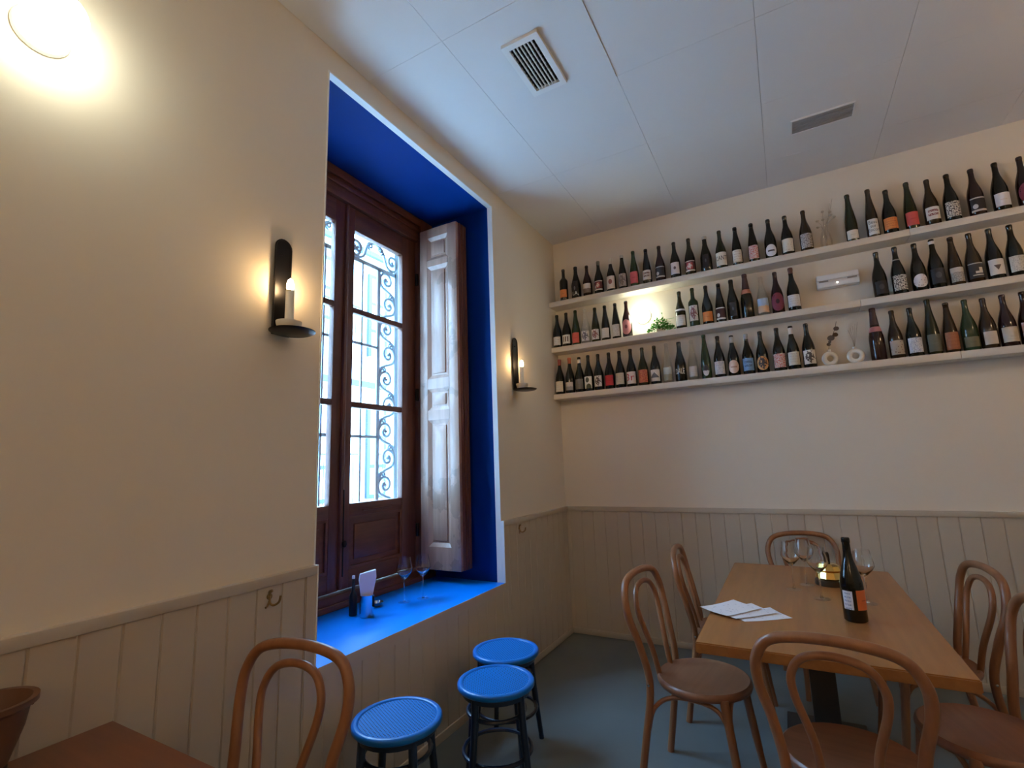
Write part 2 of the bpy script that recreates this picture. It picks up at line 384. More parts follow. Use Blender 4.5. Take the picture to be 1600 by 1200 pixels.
for k in range(7): link('scroll', SC[k % 2], gr, (0, -.60+.2*k, 2.42), (PI/2 if k % 2 else -PI/2, 0, 0))

# ------------------------------------------------------------------ street and house opposite
st = boxo('street_paving', STREET, -9, -WT, -14, 22, -.30, -.12); tag(st, 'pale grey street paving below the window', 'street'); st['kind'] = 'structure'
hb = thing('house_facade', 'bright white house across the street with tall balcony windows', 'building', (-6.4, 0, -.12))
boxo('front_wall', FACADE, -.5, 0, -14, 22, 0, 6.75, hb)
for z in (3.35, 6.5): boxo('string_course', FACTRIM, 0, .10, -14, 22, z, z+.12, hb)
for row, z0 in enumerate((.9, 4.0)):
    for k in range(-2, 6):
        yk = 1.5*k*1.35 + .35
        f = boxo('window_frame', FACTRIM, .0, .07, yk-.55, yk+.55, z0, z0+2.05, hb)
        for sy in (-1, 1):
            for zz in (0, 1, 2): boxo('pane', FACADE, .07, .075, yk+sy*.26-.20, yk+sy*.26+.20, z0+.08+zz*.65, z0+.08+zz*.65+.57, f)
        rl = boxo('balcony_slab', FACADE, 0, .55, yk-.8, yk+.8, z0-.14, z0-.02, hb)
        bm = bmesh.new()
        box(bm, .50, .53, yk-.78, yk+.78, z0+.92, z0+.96)
        for b_ in range(14): box(bm, .508, .522, yk-.78+b_*.12-.007, yk-.78+b_*.12+.007, z0-.02, z0+.92)
        fin(bm, 'railing', FACTRIM, rl)

# ------------------------------------------------------------------ wall lamps
def globe_lamp(label, loc, rot, r=.062, gm=None):
    g = thing('globe_lamp', label, 'lamp', loc, rot=rot, group='opal globe wall lamps')
    latheo('wall_plate', WHITE, [(0, 0), (.066, 0), (.068, .006), (.064, .016), (.050, .020), (0, .020)], g, 32)
    latheo('collar', WHITE, [(.040, .019), (.042, .036), (.036, .040), (0, .040)], g, 24)
    n = 14; a0 = -1.02
    latheo('globe', gm or GLOBE, [(r*math.cos(a0+(PI/2-a0)*k/n), .040+r*math.sin(-a0)+r*math.sin(a0+(PI/2-a0)*k/n)) for k in range(n)]+[(0, .040+r*math.sin(-a0)+r)], g, 28, sm=80)
    return g
globe_lamp('lit round opal lamp on the window wall at the top left', (0, -3.66, 2.70), (0, PI/2, 0), .074)
globe_lamp('lit round opal lamp on the shelf wall beside the green plant', (.808, 0, 2.625), (PI/2, 0, 0))
globe_lamp('added unseen fill lamp on the window wall behind the camera', (0, -5.6, 2.70), (0, PI/2, 0), .070, FILLGLOBE)  # this and the next three are added out of view to brighten the room
globe_lamp('added unseen fill lamp on the far right wall near the shelves', (XR, -1.6, 2.70), (0, -PI/2, 0), .070, FILLGLOBE)
globe_lamp('added unseen fill lamp on the far right wall behind the camera', (XR, -4.4, 2.70), (0, -PI/2, 0), .070, FILLGLOBE)
globe_lamp('added unseen fill lamp on the wall behind the camera', (2.3, YB, 2.70), (-PI/2, 0, 0), .070, FILLGLOBE)
def sconce(label, y):
    s = thing('wall_sconce', label, 'sconce', (0, y, 1.965), group='black candle sconces')
    bm = bmesh.new(); w = .036; pts = [(-w, 0), (w, 0), (w, .375)] + [(w*math.cos(a), .375+w*math.sin(a)) for a in [PI*k/10 for k in range(1, 10)]] + [(-w, .375)]
    f = bm.faces.new([bm.verts.new((.010, a, b)) for a, b in pts]); e = bmesh.ops.extrude_face_region(bm, geom=[f])
    bmesh.ops.translate(bm, vec=(.003, 0, 0), verts=[v for v in e['geom'] if isinstance(v, bmesh.types.BMVert)])
    fin(bm, 'backplate', BLACK, s)
    tubeo('plate_rim', BLACK, [(.014, a, b) for a, b in pts], .004, s, 6, closed=True)
    latheo('nail', BLACK, [(0, -.010), (.004, -.008), (.004, .012), (.007, .013), (0, .016)], s, 8, (.008, -.008, .345), (0, PI/2, 0))
    latheo('drip_tray', BLACK, [(0, -.004), (.074, -.003), (.086, .003), (.087, .006), (.083, .006), (.070, .002), (0, .001)], s, 32, (.090, 0, 0))
    latheo('candle_cup', CERAM, [(0, .009), (.032, .009), (.040, .018), (.048, .038), (.049, .048), (.044, .048), (.036, .024), (0, .020)], s, 24, (.066, .0, 0))
    latheo('candle', CANDLE, [(0, .020), (.0165, .020), (.0165, .176), (.0155, .180), (0, .180)], s, 18, (.066, .0, 0))
    latheo('bulb', BULB, [(0, .180), (.011, .181), (.0145, .190), (.0145, .205), (.010, .222), (0, .232)], s, 14, (.066, .0, 0), sm=80)
    return s
sconce('black candle sconce on the wall left of the blue window niche', -2.862)
sconce('black candle sconce between the window niche and the wine shelves', -.862)
def hook(label, y):
    h = thing('coat_hook', label, 'hook', (.018, y, .955), group='brass hooks on the wainscot')
    latheo('back_plate', BRASS, [(0, 0), (.011, 0), (.011, .003), (.007, .005), (0, .005)], h, 14, (0, 0, .008), (0, PI/2, 0))
    tubeo('upper_prong', BRASS, cr([(.003, 0, .010), (.012, -.004, -.012), (.024, .002, -.020), (.040, .012, -.010), (.044, .016, .012)], 5), .0042, h, 8)
    tubeo('lower_prong', BRASS, cr([(.003, 0, .014), (.006, -.002, .026), (.014, .002, .030)], 4), .0055, h, 8)
    tubeo('tail', BRASS, cr([(.006, -.002, -.004), (.010, -.012, -.020), (.016, -.024, -.024)], 4), .0036, h, 8)
hook('small brass hook on the wainscot left of the blue sill', -2.862); hook('small brass hook on the wainscot right of the window niche', -.905)

# ------------------------------------------------------------------ ceiling vents
v = thing('air_vent', 'white ceiling air grille with dark slots above the window', 'vent', (.826, -2.030, H-.010))
bm = bmesh.new()
for a in ((-.100, .100, -.188, -.156), (-.100, .100, .156, .188), (-.100, -.070, -.156, .156), (.070, .100, -.156, .156)): box(bm, *a, -.012, .012)
fin(bm, 'frame', WHITE, v)
boxo('dark_backing', BLACKP, -.071, .071, -.157, .157, .006, .008, v)
for k in range(6): boxo('slat', WHITE, -.0020, .0020, -.156, .156, -.010, .004, v, loc=(-.050+.020*k, 0, 0))
for k in range(11): boxo('cross_slat', BLACK, -.070, .070, -.0015, .0015, -.002, .006, v, loc=(0, -.13+.026*k, 0))
v2 = thing('ceiling_vent', 'narrow grey slot vent set in the ceiling above the shelves', 'vent', (2.17, -.715, H))
VG = mat('vent_grey', (.30, .275, .255), .6)
boxo('tray', VG, -.163, .163, -.070, .070, -.004, .010, v2)
bm = bmesh.new()
for a in ((-.170, .170, -.077, -.069), (-.170, .170, .069, .077), (-.170, -.162, -.069, .069), (.162, .170, -.069, .069)): box(bm, *a, -.009, .010)
fin(bm, 'frame', CEIL, v2)
for k in range(3): boxo('slat', VG, -.162, .162, -.002, .002, -.009, -.004, v2, loc=(0, -.035+.035*k, 0))

# ------------------------------------------------------------------ shelves
SZ = (2.013, 2.437, 2.862)
SHELFP = mat('cream_shelf_paint', (.68, .62, .53), .45, var=.03)
for z, nm in zip(SZ, ('bottom of the three long white wine shelves', 'middle of the three long white wine shelves', 'top of the three long white wine shelves')):
    s = thing('wall_shelf', nm, 'shelf', (0, 0, z), group='white wine shelves')
    cut = 2.76 if z < 2.2 else 2.30 if z < 2.6 else 2.62
    boxo('board', SHELFP, 0.001, cut-.001, -.150, 0, -.046, 0, s, .002); boxo('board', SHELFP, cut+.001, XR, -.150, 0, -.046, 0, s, .002)

# ------------------------------------------------------------------ bottles
def gmat(name, col, rough=.10):
    m = bpy.data.materials.new(name); t = NT(m); t.b.inputs['Base Color'].default_value = (*col, 1); t.b.inputs['Roughness'].default_value = rough
    f = t.noise(8, t.coord('Object')); t.link(t.mix(f, tuple(c*.8 for c in col), tuple(c*1.2 for c in col)), t.b.inputs['Base Color']); return m
GL = {'k': gmat('black_green_glass', (.006, .008, .006)), 'g': gmat('green_glass', (.022, .045, .018)), 'o': gmat('olive_glass', (.020, .024, .010)), 'r': gmat('dark_red_wine_glass', (.020, .006, .007)), 'n': gmat('brown_glass', (.030, .018, .009)), 't': thin_glass('clear_bottle_glass', (.90, .92, .92), .8)}
SHAPE = {
 'b': [(.035, 0), (.041, .018), (.041, .42), (.0395, .47), (.034, .56), (.0255, .65), (.0185, .73), (.0150, .81), (.0140, .93)],
 'x': [(.036, 0), (.0385, .018), (.0385, .60), (.036, .645), (.026, .69), (.017, .73), (.0148, .78), (.0140, .93)],
 'a': [(.034, 0), (.0375, .018), (.0375, .34), (.035, .45), (.0285, .59), (.020, .74), (.0152, .86), (.0140, .94)],
 'c': [(.040, 0), (.0435, .018), (.0435, .40), (.041, .47), (.034, .57), (.0245, .68), (.0180, .78), (.0160, .90)]}
def rad_at(shape, z, h):
    P = SHAPE[shape]; f = z/h
    for (r0, f0), (r1, f1) in zip(P, P[1:]):
        if f0 <= f <= f1: return r0+(r1-r0)*(f-f0)/(f1-f0)
    return P[-1][0]
LM = {}
def label_mat(kind, base, ink):
    key = (kind, base, ink)
    if key in LM: return LM[key]
    m = bpy.data.materials.new('label_'+kind); t = NT(m); b = t.b; b.inputs['Roughness'].default_value = .6
    uv = t.coord('UV'); sp = t.new('ShaderNodeSeparateXYZ'); t.link(uv, sp.inputs[0]); u, v_ = sp.outputs[0], sp.outputs[1]
    def inb(s, a, c): return t.math('MULTIPLY', t.math('GREATER_THAN', s, a), t.math('LESS_THAN', s, c))
    def disc(cx, cy, r): 
        dx = t.math('SUBTRACT', u, cx); dy = t.math('SUBTRACT', v_, cy)
        return t.math('LESS_THAN', t.math('ADD', t.math('MULTIPLY', dx, dx), t.math('MULTIPLY', dy, dy)), r*r)
    def nz(s): return t.noise(s, uv, 2)
    if kind == 'plain': f = t.math('MULTIPLY', inb(v_, .45, .50), inb(u, .3, .7))
    elif kind == 'lines': f = t.math('MULTIPLY', t.math('MULTIPLY', t.math('GREATER_THAN', t.math('SINE', t.math('MULTIPLY', v_, 31)), .2), inb(u, .18, .82)), t.math('GREATER_THAN', nz(16), .5))
    elif kind == 'script': f = t.math('MULTIPLY', t.math('LESS_THAN', t.math('ABSOLUTE', t.math('SUBTRACT', nz(9), .5)), .022), inb(u, .12, .88))
    elif kind == 'words': f = t.math('MULTIPLY', t.math('MULTIPLY', t.math('ADD', inb(v_, .60, .78), inb(v_, .30, .48)), inb(u, .16, .84)), t.math('GREATER_THAN', nz(13), .46))
    elif kind == 'camo': f = t.math('GREATER_THAN', nz(11), .52)
    elif kind == 'dots':
        vo = t.new('ShaderNodeTexVoronoi'); vo.inputs['Scale'].default_value = 6; t.link(uv, vo.inputs['Vector']); f = t.math('LESS_THAN', vo.outputs['Distance'], .22)
    elif kind == 'disc': f = disc(.5, .55, .20)
    elif kind == 'eye': f = t.math('SUBTRACT', disc(.5, .52, .13), 0)
    elif kind == 'discs': f = t.math('MAXIMUM', disc(.45, .72, .22), disc(.6, .1, .30))
    elif kind == 'blob': f = t.math('GREATER_THAN', t.math('SUBTRACT', nz(6), t.math('MULTIPLY', t.math('ADD', t.math('ABSOLUTE', t.math('SUBTRACT', u, .5)), t.math('ABSOLUTE', t.math('SUBTRACT', v_, .5))), .55)), .28)
    elif kind == 'tri': f = t.math('MULTIPLY', t.math('LESS_THAN', t.math('ABSOLUTE', t.math('SUBTRACT', u, .5)), t.math('MULTIPLY', t.math('SUBTRACT', v_, .28), .62)), inb(v_, .28, .62))
    elif kind == 'mount': f = t.math('MULTIPLY', t.math('LESS_THAN', v_, t.math('ADD', .78, t.math('MULTIPLY', t.math('ABSOLUTE', t.math('SUBTRACT', u, .45)), -1.0))), inb(v_, .30, 1))
    elif kind == 'bars': f = t.math('MULTIPLY', t.math('GREATER_THAN', t.math('SINE', t.math('MULTIPLY', u, 28)), .1), t.math('MULTIPLY', inb(v_, .22, .80), inb(u, .12, .88)))
    elif kind == 'band': f = t.math('MAXIMUM', inb(v_, .90, .97), t.math('MAXIMUM', inb(v_, .0, .13), disc(.28, .36, .16)))
    elif kind == 'steps': f = t.math('MAXIMUM', inb(v_, .92, .97), t.math('MAXIMUM', t.math('MULTIPLY', inb(v_, .16, .22), inb(u, .22, .9)), t.math('MAXIMUM', t.math('MULTIPLY', inb(v_, .30, .44), inb(u, .40, .85)), t.math('MULTIPLY', inb(v_, .44, .66), inb(u, .62, .85)))))
    elif kind == 'half': f = t.math('LESS_THAN', t.math('ADD', v_, t.math('MULTIPLY', nz(4), .3)), .62)
    elif kind == 'oval': f = t.math('MULTIPLY', inb(v_, .42, .54), inb(u, .22, .80))
    else: f = 0.0
    g = t.noise(5, uv, 3)
    basec = t.mix(g, tuple(c*.93 for c in base), tuple(min(1, c*1.05) for c in base))
    t.link(t.mix(f, basec, ink), b.inputs['Base Color']); LM[key] = m; return m
def label_mesh(shape, h, z0, z1, ha, outline, m, off=.0007, a0=0.0):
    bm = bmesh.new(); uvl = bm.loops.layers.uv.new('uv'); nu, nv = 14, 6; uvd = {}
    def vert(u, v):
        z = z0+(z1-z0)*v; a = -PI/2 + a0 + (u-.5)*2*ha; r = rad_at(shape, z, h)+off
        w = bm.verts.new((r*math.cos(a), r*math.sin(a), z)); uvd[w] = (u, v); return w
    if outline == 'rect':
        g = [[vert(i/nu, j/nv) for i in range(nu+1)] for j in range(nv+1)]
        for j in range(nv):
            for i in range(nu): bm.faces.new((g[j][i], g[j][i+1], g[j+1][i+1], g[j+1][i]))
    else:
        c = vert(.5, .5); n = 28; rr = [[vert(.5+.5*k/3*math.cos(2*PI*i/n), .5+.5*k/3*math.sin(2*PI*i/n)) for i in range(n)] for k in (1, 2, 3)]
        for i in range(n):
            bm.faces.new((c, rr[0][i], rr[0][(i+1) % n]))
            for k in (0, 1): bm.faces.new((rr[k][i], rr[k+1][i], rr[k+1][(i+1) % n], rr[k][(i+1) % n]))
    for f in bm.faces:
        for l in f.loops: l[uvl].uv = uvd[l.vert]
    me = bpy.data.meshes.new('label'); bm.to_mesh(me); bm.free(); me.materials.append(m)
    for p in me.polygons: p.use_smooth = True
    return me
def text_mesh(txt, size, r, z, m, a0=0.0, sx=1.0, name='lettering'):
    cu = bpy.data.curves.new('txt', 'FONT'); cu.body = txt; cu.size = size; cu.align_x = 'CENTER'; cu.align_y = 'CENTER'; cu.resolution_u = 2; cu.space_line = .8
    o = bpy.data.objects.new('txt', cu); COL.objects.link(o); bpy.context.view_layer.update()
    me = bpy.data.meshes.new_from_object(o.evaluated_get(bpy.context.evaluated_depsgraph_get())); bpy.data.objects.remove(o); bpy.data.curves.remove(cu)
    bm = bmesh.new(); bm.from_mesh(me)
    bmesh.ops.triangulate(bm, faces=bm.faces); bmesh.ops.subdivide_edges(bm, edges=[e for e in bm.edges if e.calc_length() > .008], cuts=2)
    for v in bm.verts:
        a = -PI/2 + a0 + v.co.x*sx/r; v.co = Vector((r*math.cos(a), r*math.sin(a), z+v.co.y))
    bm.to_mesh(me); bm.free(); me.name = name; me.materials.clear(); me.materials.append(m); return me
INKW = mat('print_white', (.72, .70, .66), .6); INKK = mat('print_black', (.02, .02, .02), .6); INKR = mat('print_red', (.48, .025, .018), .6); INKO = mat('print_dark_red', (.22, .03, .02), .6)
def body_prof(shape, h):
    P = [(0, 0)] + [(r, f*h) for r, f in SHAPE[shape]]
    rt = SHAPE[shape][-1][0]
    return P + [(rt+.0016, h-.020), (rt+.0016, h-.006), (rt, h-.001), (rt-.003, h), (0, h)]
BM = {}
def bottle(label, x, z, h, shape='b', glass='k', art=None, text=None, cap=None, band=None, y=-.098, rz=0.0, group='wine bottles on the wall shelves', extra=None):
    bt = thing('wine_bottle', label, 'bottle', (x, y, z), rz, group)
    key = (shape, glass, round(h, 3))
    if key not in BM:
        bm = bmesh.new(); lathe(bm, body_prof(shape, h), 28); bmesh.ops.recalc_face_normals(bm, faces=bm.faces)
        me = bpy.data.meshes.new('glass_body'); bm.to_mesh(me); bm.free(); me.materials.append(GL[glass])
        for p in me.polygons: p.use_smooth = True
        BM[key] = me
    link('glass_body', BM[key], bt)
    arts = art if isinstance(art, list) else ([art] if art else [])
    for ar in arts:
        kind, base, ink, outline, z0, z1, ha = ar[:7]
        link('label', label_mesh(shape, h, z0, z1, math.radians(ha), outline, label_mat(kind, base, ink), a0=math.radians(ar[7]) if len(ar) > 7 else 0), bt)
    if text:
        for tx in (text if isinstance(text, list) else [text]):
            s, size, zz, m = tx[:4]; link('lettering', text_mesh(s, size, rad_at(shape, zz, h)+.0013, zz, m, a0=math.radians(tx[4]) if len(tx) > 4 else 0, sx=tx[5] if len(tx) > 5 else 1), bt)
    rt = SHAPE[shape][-1][0]
    if cap:
        c0, lo, hi = cap; cm = mat('capsule_%d_%d_%d' % tuple(int(q*100) for q in c0), c0, .4)
        zz = [h-lo, h-.024, h-.020, h-.004] if hi == 0 else [h-lo, h-lo+(lo-hi)*.3, h-lo+(lo-hi)*.6, h-hi]
        pr = [(rad_at(shape, min(q, h*.925), h)+.0010 + (.0016 if q > h-.021 else 0), q) for q in zz]
        if hi == 0: pr += [(rt+.001, h+.0012), (0, h+.0014)]
        latheo('capsule' if hi == 0 else 'neck_band', cm, pr, bt, 20, cap=False)
    if band:
        c0, lo, hi = band; cm = mat('band_%d_%d_%d' % tuple(int(q*100) for q in c0), c0, .5)
        latheo('neck_band', cm, [(rad_at(shape, lo+(hi-lo)*k/4, h)+.0010, lo+(hi-lo)*k/4) for k in range(5)], bt, 20, cap=False)
    return bt
W = (.74, .71, .66); CRM = (.72, .65, .54); GRY = (.48, .45, .42); ORG = (.72, .24, .06); RED = (.66, .11, .08); BLK = (.02, .018, .018); PUR = (.20, .028, .055); PNK = (.62, .25, .24)
DK = (.05, .04, .04)
def R(kind, base=W, ink=DK, z0=.030, z1=.115, ha=58, outline='rect'): return (kind, base, ink, outline, z0, z1, ha)
S3, S2, S1 = SZ[2], SZ[1], SZ[0]
T = 'on top shelf'; Mi = 'on middle shelf'; Bo = 'on bottom shelf'
# --- top shelf
bottle(f'slim dark bottle with orange label, leftmost {T}', .133, S3, .308, 'x', 'k', R('plain', ORG, (.5, .14, .04), .032, .105))
bottle(f'black bottle with white letters LA, second from left {T}', .253, S3, .305, 'c', 'k', R('eye', BLK, (.2, .2, .2), .02, .16, 35), ('LA', .046, .042, INKW))
bottle(f'dark bottle with cream label and brown swirl, third from left {T}', .360, S3, .292, 'b', 'r', R('half', CRM, (.24, .18, .13), .028, .115))
bottle(f'dark bottle, black and red picture label, fourth from left {T}', .468, S3, .305, 'b', 'k', [R('band', (.10, .02, .025), W, .03, .118), R('blob', (.36, .06, .06), W, .05, .1, 26)], cap=((.2, .19, .12), .03, 0))
bottle(f'dark bottle with cream label, red-brown disc and white cap {T}', .580, S3, .302, 'b', 'k', R('disc', (.70, .60, .52), (.30, .10, .07), .02, .135), cap=((.66, .62, .55), .05, 0))
bottle(f'dark bottle with grey art label and grey cap {T}, sixth from left', .683, S3, .308, 'a', 'k', R('blob', (.42, .37, .34), (.18, .15, .14), .022, .135), cap=((.42, .39, .34), .018, 0))
bottle(f'tall green bottle with coral red label {T}, left half', .783, S3, .324, 'a', 'g', R('plain', (.66, .12, .12), (.5, .07, .07), .028, .130))
bottle(f'dark bottle, white label with two text lines {T}, eighth from left', .891, S3, .315, 'a', 'k', R('words', W, (.16, .07, .05), .035, .118))
bottle(f'dark bottle with outlined black label and white spot {T}, left half', 1.001, S3, .314, 'b', 'r', R('band', BLK, (.5, .45, .44), .030, .125))
bottle(f'dark bottle, white label with small dark butterfly mark {T}', 1.122, S3, .316, 'b', 'k', R('eye', (.70, .64, .64), (.12, .08, .09), .030, .130, 52))
bottle(f'dark bottle, black label with red figure {T}, right of butterfly label', 1.238, S3, .318, 'b', 'k', [R('band', (.09, .02, .025), W, .028, .118), R('blob', (.48, .07, .07), W, .045, .1, 34)])
bottle(f'black bottle without paper label, one faint painted glint {T}', 1.359, S3, .300, 'c', 'k', R('eye', BLK, (.10, .10, .11), .03, .14, 32), cap=((.50, .47, .43), .012, 0))  # bare glass; the grey disc is a painted-on glint
bottle(f'dark bottle, cream label with large black letters CANT {T}', 1.471, S3, .321, 'b', 'o', R('none', CRM, DK, .022, .130, 66), ('CANT', .052, .080, INKK, 0, .62))
bottle(f'dark bottle with plain cream label {T}, right of CANT', 1.585, S3, .318, 'a', 'k', R('lines', CRM, (.5, .38, .30), .022, .122))
bottle(f'dark bottle with red and white scribble label {T}', 1.699, S3, .318, 'a', 'k', R('camo', (.66, .50, .46), (.56, .14, .12), .024, .130))
bottle(f'dark bottle with round white label and dark writing {T}', 1.815, S3, .318, 'b', 'k', R('oval', (.70, .69, .72), DK, .012, .105, 56, 'round'))
bottle(f'dark bottle with cream label and small grey drawings {T}', 1.926, S3, .314, 'b', 'k', R('dots', CRM, (.45, .38, .28), .022, .122))
bottle(f'dark bottle with grey patterned label {T}, left of the vase', 2.045, S3, .321, 'b', 'n', R('camo', (.46, .43, .40), (.18, .16, .15), .022, .130))
bottle(f'tall dark bottle with low cream label {T}, right of the vase', 2.321, S3, .360, 'a', 'o', R('plain', CRM, (.5, .42, .28), .018, .082))
bottle(f'tall dark bottle, white label with handwritten black words {T}', 2.440, S3, .362, 'a', 'n', R('none', W, DK, .018, .130, 50), ('Beau\nsur\nEncor', .034, .078, INKK, -4, .8))
bottle(f'dark bottle with wide orange label {T}, right half', 2.537, S3, .326, 'b', 'k', R('lines', ORG, (.50, .13, .04), .030, .112, 62))
bottle(f'tall olive bottle with red label {T}, right half', 2.652, S3, .345, 'a', 'o', R('plain', (.60, .09, .08), (.45, .05, .05), .026, .120))
bottle(f'dark bottle, white label with dark red lettering {T}, right half', 2.759, S3, .330, 'b', 'n', R('words', W, (.20, .03, .03), .036, .122))
bottle(f'dark bottle with black and white scribble label {T}, right half', 2.861, S3, .334, 'b', 'k', R('camo', (.62, .58, .50), DK, .026, .130))
bottle(f'dark brown bottle, black label with white spot and stripe {T}, right half', 2.981, S3, .330, 'b', 'r', R('band', BLK, (.6, .56, .52), .026, .122))
bottle(f'dark bottle with plain white label {T}, second from the right edge', 3.096, S3, .334, 'b', 'k', R('plain', (.70, .68, .70), (.6, .5, .45), .030, .115))
bottle(f'dark bottle with big round purple label {T}, at the right edge', 3.211, S3, .334, 'b', 'r', R('eye', PUR, (.03, .01, .015), .020, .150, 66, 'round'))
# --- middle shelf
bottle(f'dark bottle with white text label, leftmost {Mi}', .047, S2, .312, 'b', 'k', R('lines', W, (.35, .33, .3), .022, .100))
bottle(f'dark bottle, white label with bold dark vertical letters {Mi}', .138, S2, .318, 'b', 'k', R('bars', W, (.10, .06, .04), .024, .105, 62))
bottle(f'olive green bottle with red label {Mi}, third from left', .228, S2, .324, 'a', 'g', R('plain', (.66, .13, .10), (.5, .08, .06), .018, .112))
bottle(f'clear bottle with white and grey label {Mi}, left group', .320, S2, .316, 'b', 't', R('blob', W, (.16, .15, .16), .022, .112))
bottle(f'olive bottle, white label with red-brown figure {Mi}', .411, S2, .314, 'a', 'o', R('blob', W, (.25, .10, .08), .022, .112))
bottle(f'dark bottle, plain white label with fine print {Mi}, left group', .502, S2, .316, 'a', 'k', R('lines', W, (.62, .6, .55), .022, .108))
bottle(f'dark bottle, white label with grey sketch {Mi}, beside the pink label', .595, S2, .319, 'a', 'k', R('script', W, (.4, .38, .36), .020, .125))
bottle(f'dark bottle with round pink label {Mi}, left of the lamp', .690, S2, .319, 'b', 'r', R('eye', (.60, .24, .24), (.2, .05, .06), .020, .150, 62, 'round'))
bottle(f'dark bottle with cream label and white neck band {Mi}, right of the plant', 1.128, S2, .314, 'b', 'o', R('lines', W, (.62, .58, .5), .022, .108), band=(W, .145, .160))
bottle(f'green square-shouldered bottle with tall white picture label {Mi}', 1.230, S2, .322, 'x', 'g', R('blob', W, (.28, .12, .12), .045, .170, 52))
bottle(f'dark bottle with orange label {Mi}', 1.331, S2, .320, 'b', 'k', R('plain', ORG, (.55, .15, .04), .022, .100))
bottle(f'dark bottle, black label with white and pink spots {Mi}', 1.425, S2, .317, 'a', 'k', R('band', (.06, .02, .02), W, .022, .118))
bottle(f'black bottle without paper label {Mi}, left of the orange neck foil', 1.516, S2, .328, 'c', 'k', R('eye', BLK, (.11, .11, .12), .03, .14, 32))  # no label here, the grey disc paints a glint on the glass
bottle(f'big dark sparkling bottle with orange-brown neck foil {Mi}', 1.614, S2, .350, 'c', 'k', None, band=((.46, .17, .10), .190, .225), cap=((.05, .012, .012), .12, 0))
bottle(f'clear bottle with blue and orange landscape label {Mi}', 1.720, S2, .306, 'b', 't', [R('half', (.36, .50, .66), (.66, .42, .26), .022, .130)])
bottle(f'dark bottle with round purple label {Mi}, right of the clear bottle', 1.816, S2, .323, 'b', 'r', R('eye', PUR, (.03, .01, .015), .016, .155, 66, 'round'))
bottle(f'dark bottle with wide white label {Mi}, left of the emergency light', 1.919, S2, .330, 'b', 'k', R('lines', (.68, .66, .66), (.55, .5, .45), .030, .118, 64), cap=((.10, .03, .02), .045, 0))
bottle(f'black bottle with faint dark label {Mi}, right of the emergency light', 2.430, S2, .325, 'b', 'k', R('disc', (.016, .015, .018), (.05, .048, .055), .02, .11, 50))
bottle(f'dark bottle with black and white scribble label {Mi}', 2.533, S2, .337, 'b', 'k', R('camo', (.62, .58, .50), DK, .026, .130), band=((.30, .30, .29), .238, .246))
bottle(f'dark bottle with round white label and small dark marks {Mi}', 2.637, S2, .334, 'b', 'k', R('dots', (.68, .64, .64), (.15, .11, .12), .022, .112, 58, 'round'))
bottle(f'dark bottle with white ring near the top of the neck {Mi}', 2.728, S2, .340, 'b', 'k', R('disc', (.018, .018, .018), (.06, .06, .06), .03, .13, 55), cap=(W, .035, .015))
bottle(f'brown bottle with grey pebble-print label {Mi}', 2.822, S2, .330, 'a', 'n', [R('camo', (.42, .39, .35), (.20, .19, .17), .022, .085), R('plain', (.56, .52, .46), (.5, .46, .4), .085, .115)])
bottle(f'dark bottle, black label with white step shape {Mi}', 2.912, S2, .332, 'b', 'n', R('steps', (.03, .028, .032), (.58, .54, .50), .024, .125))
bottle(f'dark bottle, white label with black triangle {Mi}', 3.008, S2, .337, 'b', 'k', R('tri', (.68, .63, .58), (.10, .08, .08), .026, .125))
bottle(f'dark bottle, white label with faint drawing, last in view {Mi}', 3.104, S2, .336, 'b', 'k', R('script', (.66, .63, .58), (.3, .28, .27), .026, .125))
# --- bottom shelf
bottle(f'dark bottle with red capsule and tall cream label, leftmost {Bo}', .050, S1, .318, 'b', 'k', R('lines', CRM, (.55, .46, .36), .022, .115, 56), cap=((.26, .04, .03), .055, 0))
bottle(f'dark bottle with orange-red capsule and low label, second from left {Bo}', .146, S1, .322, 'b', 'k', R('half', (.56, .50, .46), (.30, .29, .27), .026, .098, 54), cap=((.42, .09, .03), .055, 0))
bottle(f'dark bottle with dull grey label and white neck band {Bo}', .238, S1, .316, 'b', 'k', R('plain', (.16, .15, .13), (.13, .12, .1), .026, .115), cap=(W, .055, .022))
bottle(f'dark bottle, white label with dark green disc {Bo}', .322, S1, .322, 'b', 'k', R('discs', W, (.06, .07, .045), .024, .128, 52))
bottle(f'dark bottle, white label with dark square picture {Bo}', .412, S1, .320, 'b', 'k', R('blob', W, (.07, .045, .035), .032, .125, 50))
bottle(f'dark bottle with bright red label {Bo}', .509, S1, .320, 'b', 'k', R('plain', (.50, .02, .03), (.42, .015, .02), .030, .118))
bottle(f'dark bottle with greyish cream label {Bo}, right of the red label', .601, S1, .320, 'b', 'k', R('lines', (.56, .52, .45), (.50, .45, .36), .030, .125))
bottle(f'dark bottle, pale label with red characters 3r {Bo}', .697, S1, .324, 'b', 'k', R('none', (.70, .60, .54), RED, .024, .125, 62), ('3r', .085, .076, INKR, -12))
bottle(f'dark bottle with colourful orange and red label {Bo}', .795, S1, .320, 'b', 'o', R('camo', (.60, .20, .08), (.44, .05, .05), .024, .130, 60))
bottle(f'dark bottle, white label with dark mountain {Bo}', .894, S1, .321, 'b', 'k', R('mount', W, (.10, .11, .13), .024, .118, 58))
bottle(f'clear bottle with pale green landscape label {Bo}', .992, S1, .326, 'a', 't', R('half', (.50, .58, .55), (.34, .36, .28), .020, .125, 58))
bottle(f'black bottle with white letters DALE {Bo}', 1.090, S1, .324, 'c', 'k', None, ('DALE', .062, .078, INKW, 0, .50))
bottle(f'clear bottle with small white label {Bo}, right of DALE', 1.186, S1, .324, 'a', 't', R('lines', (.52, .49, .46), (.42, .4, .38), .028, .108, 48))
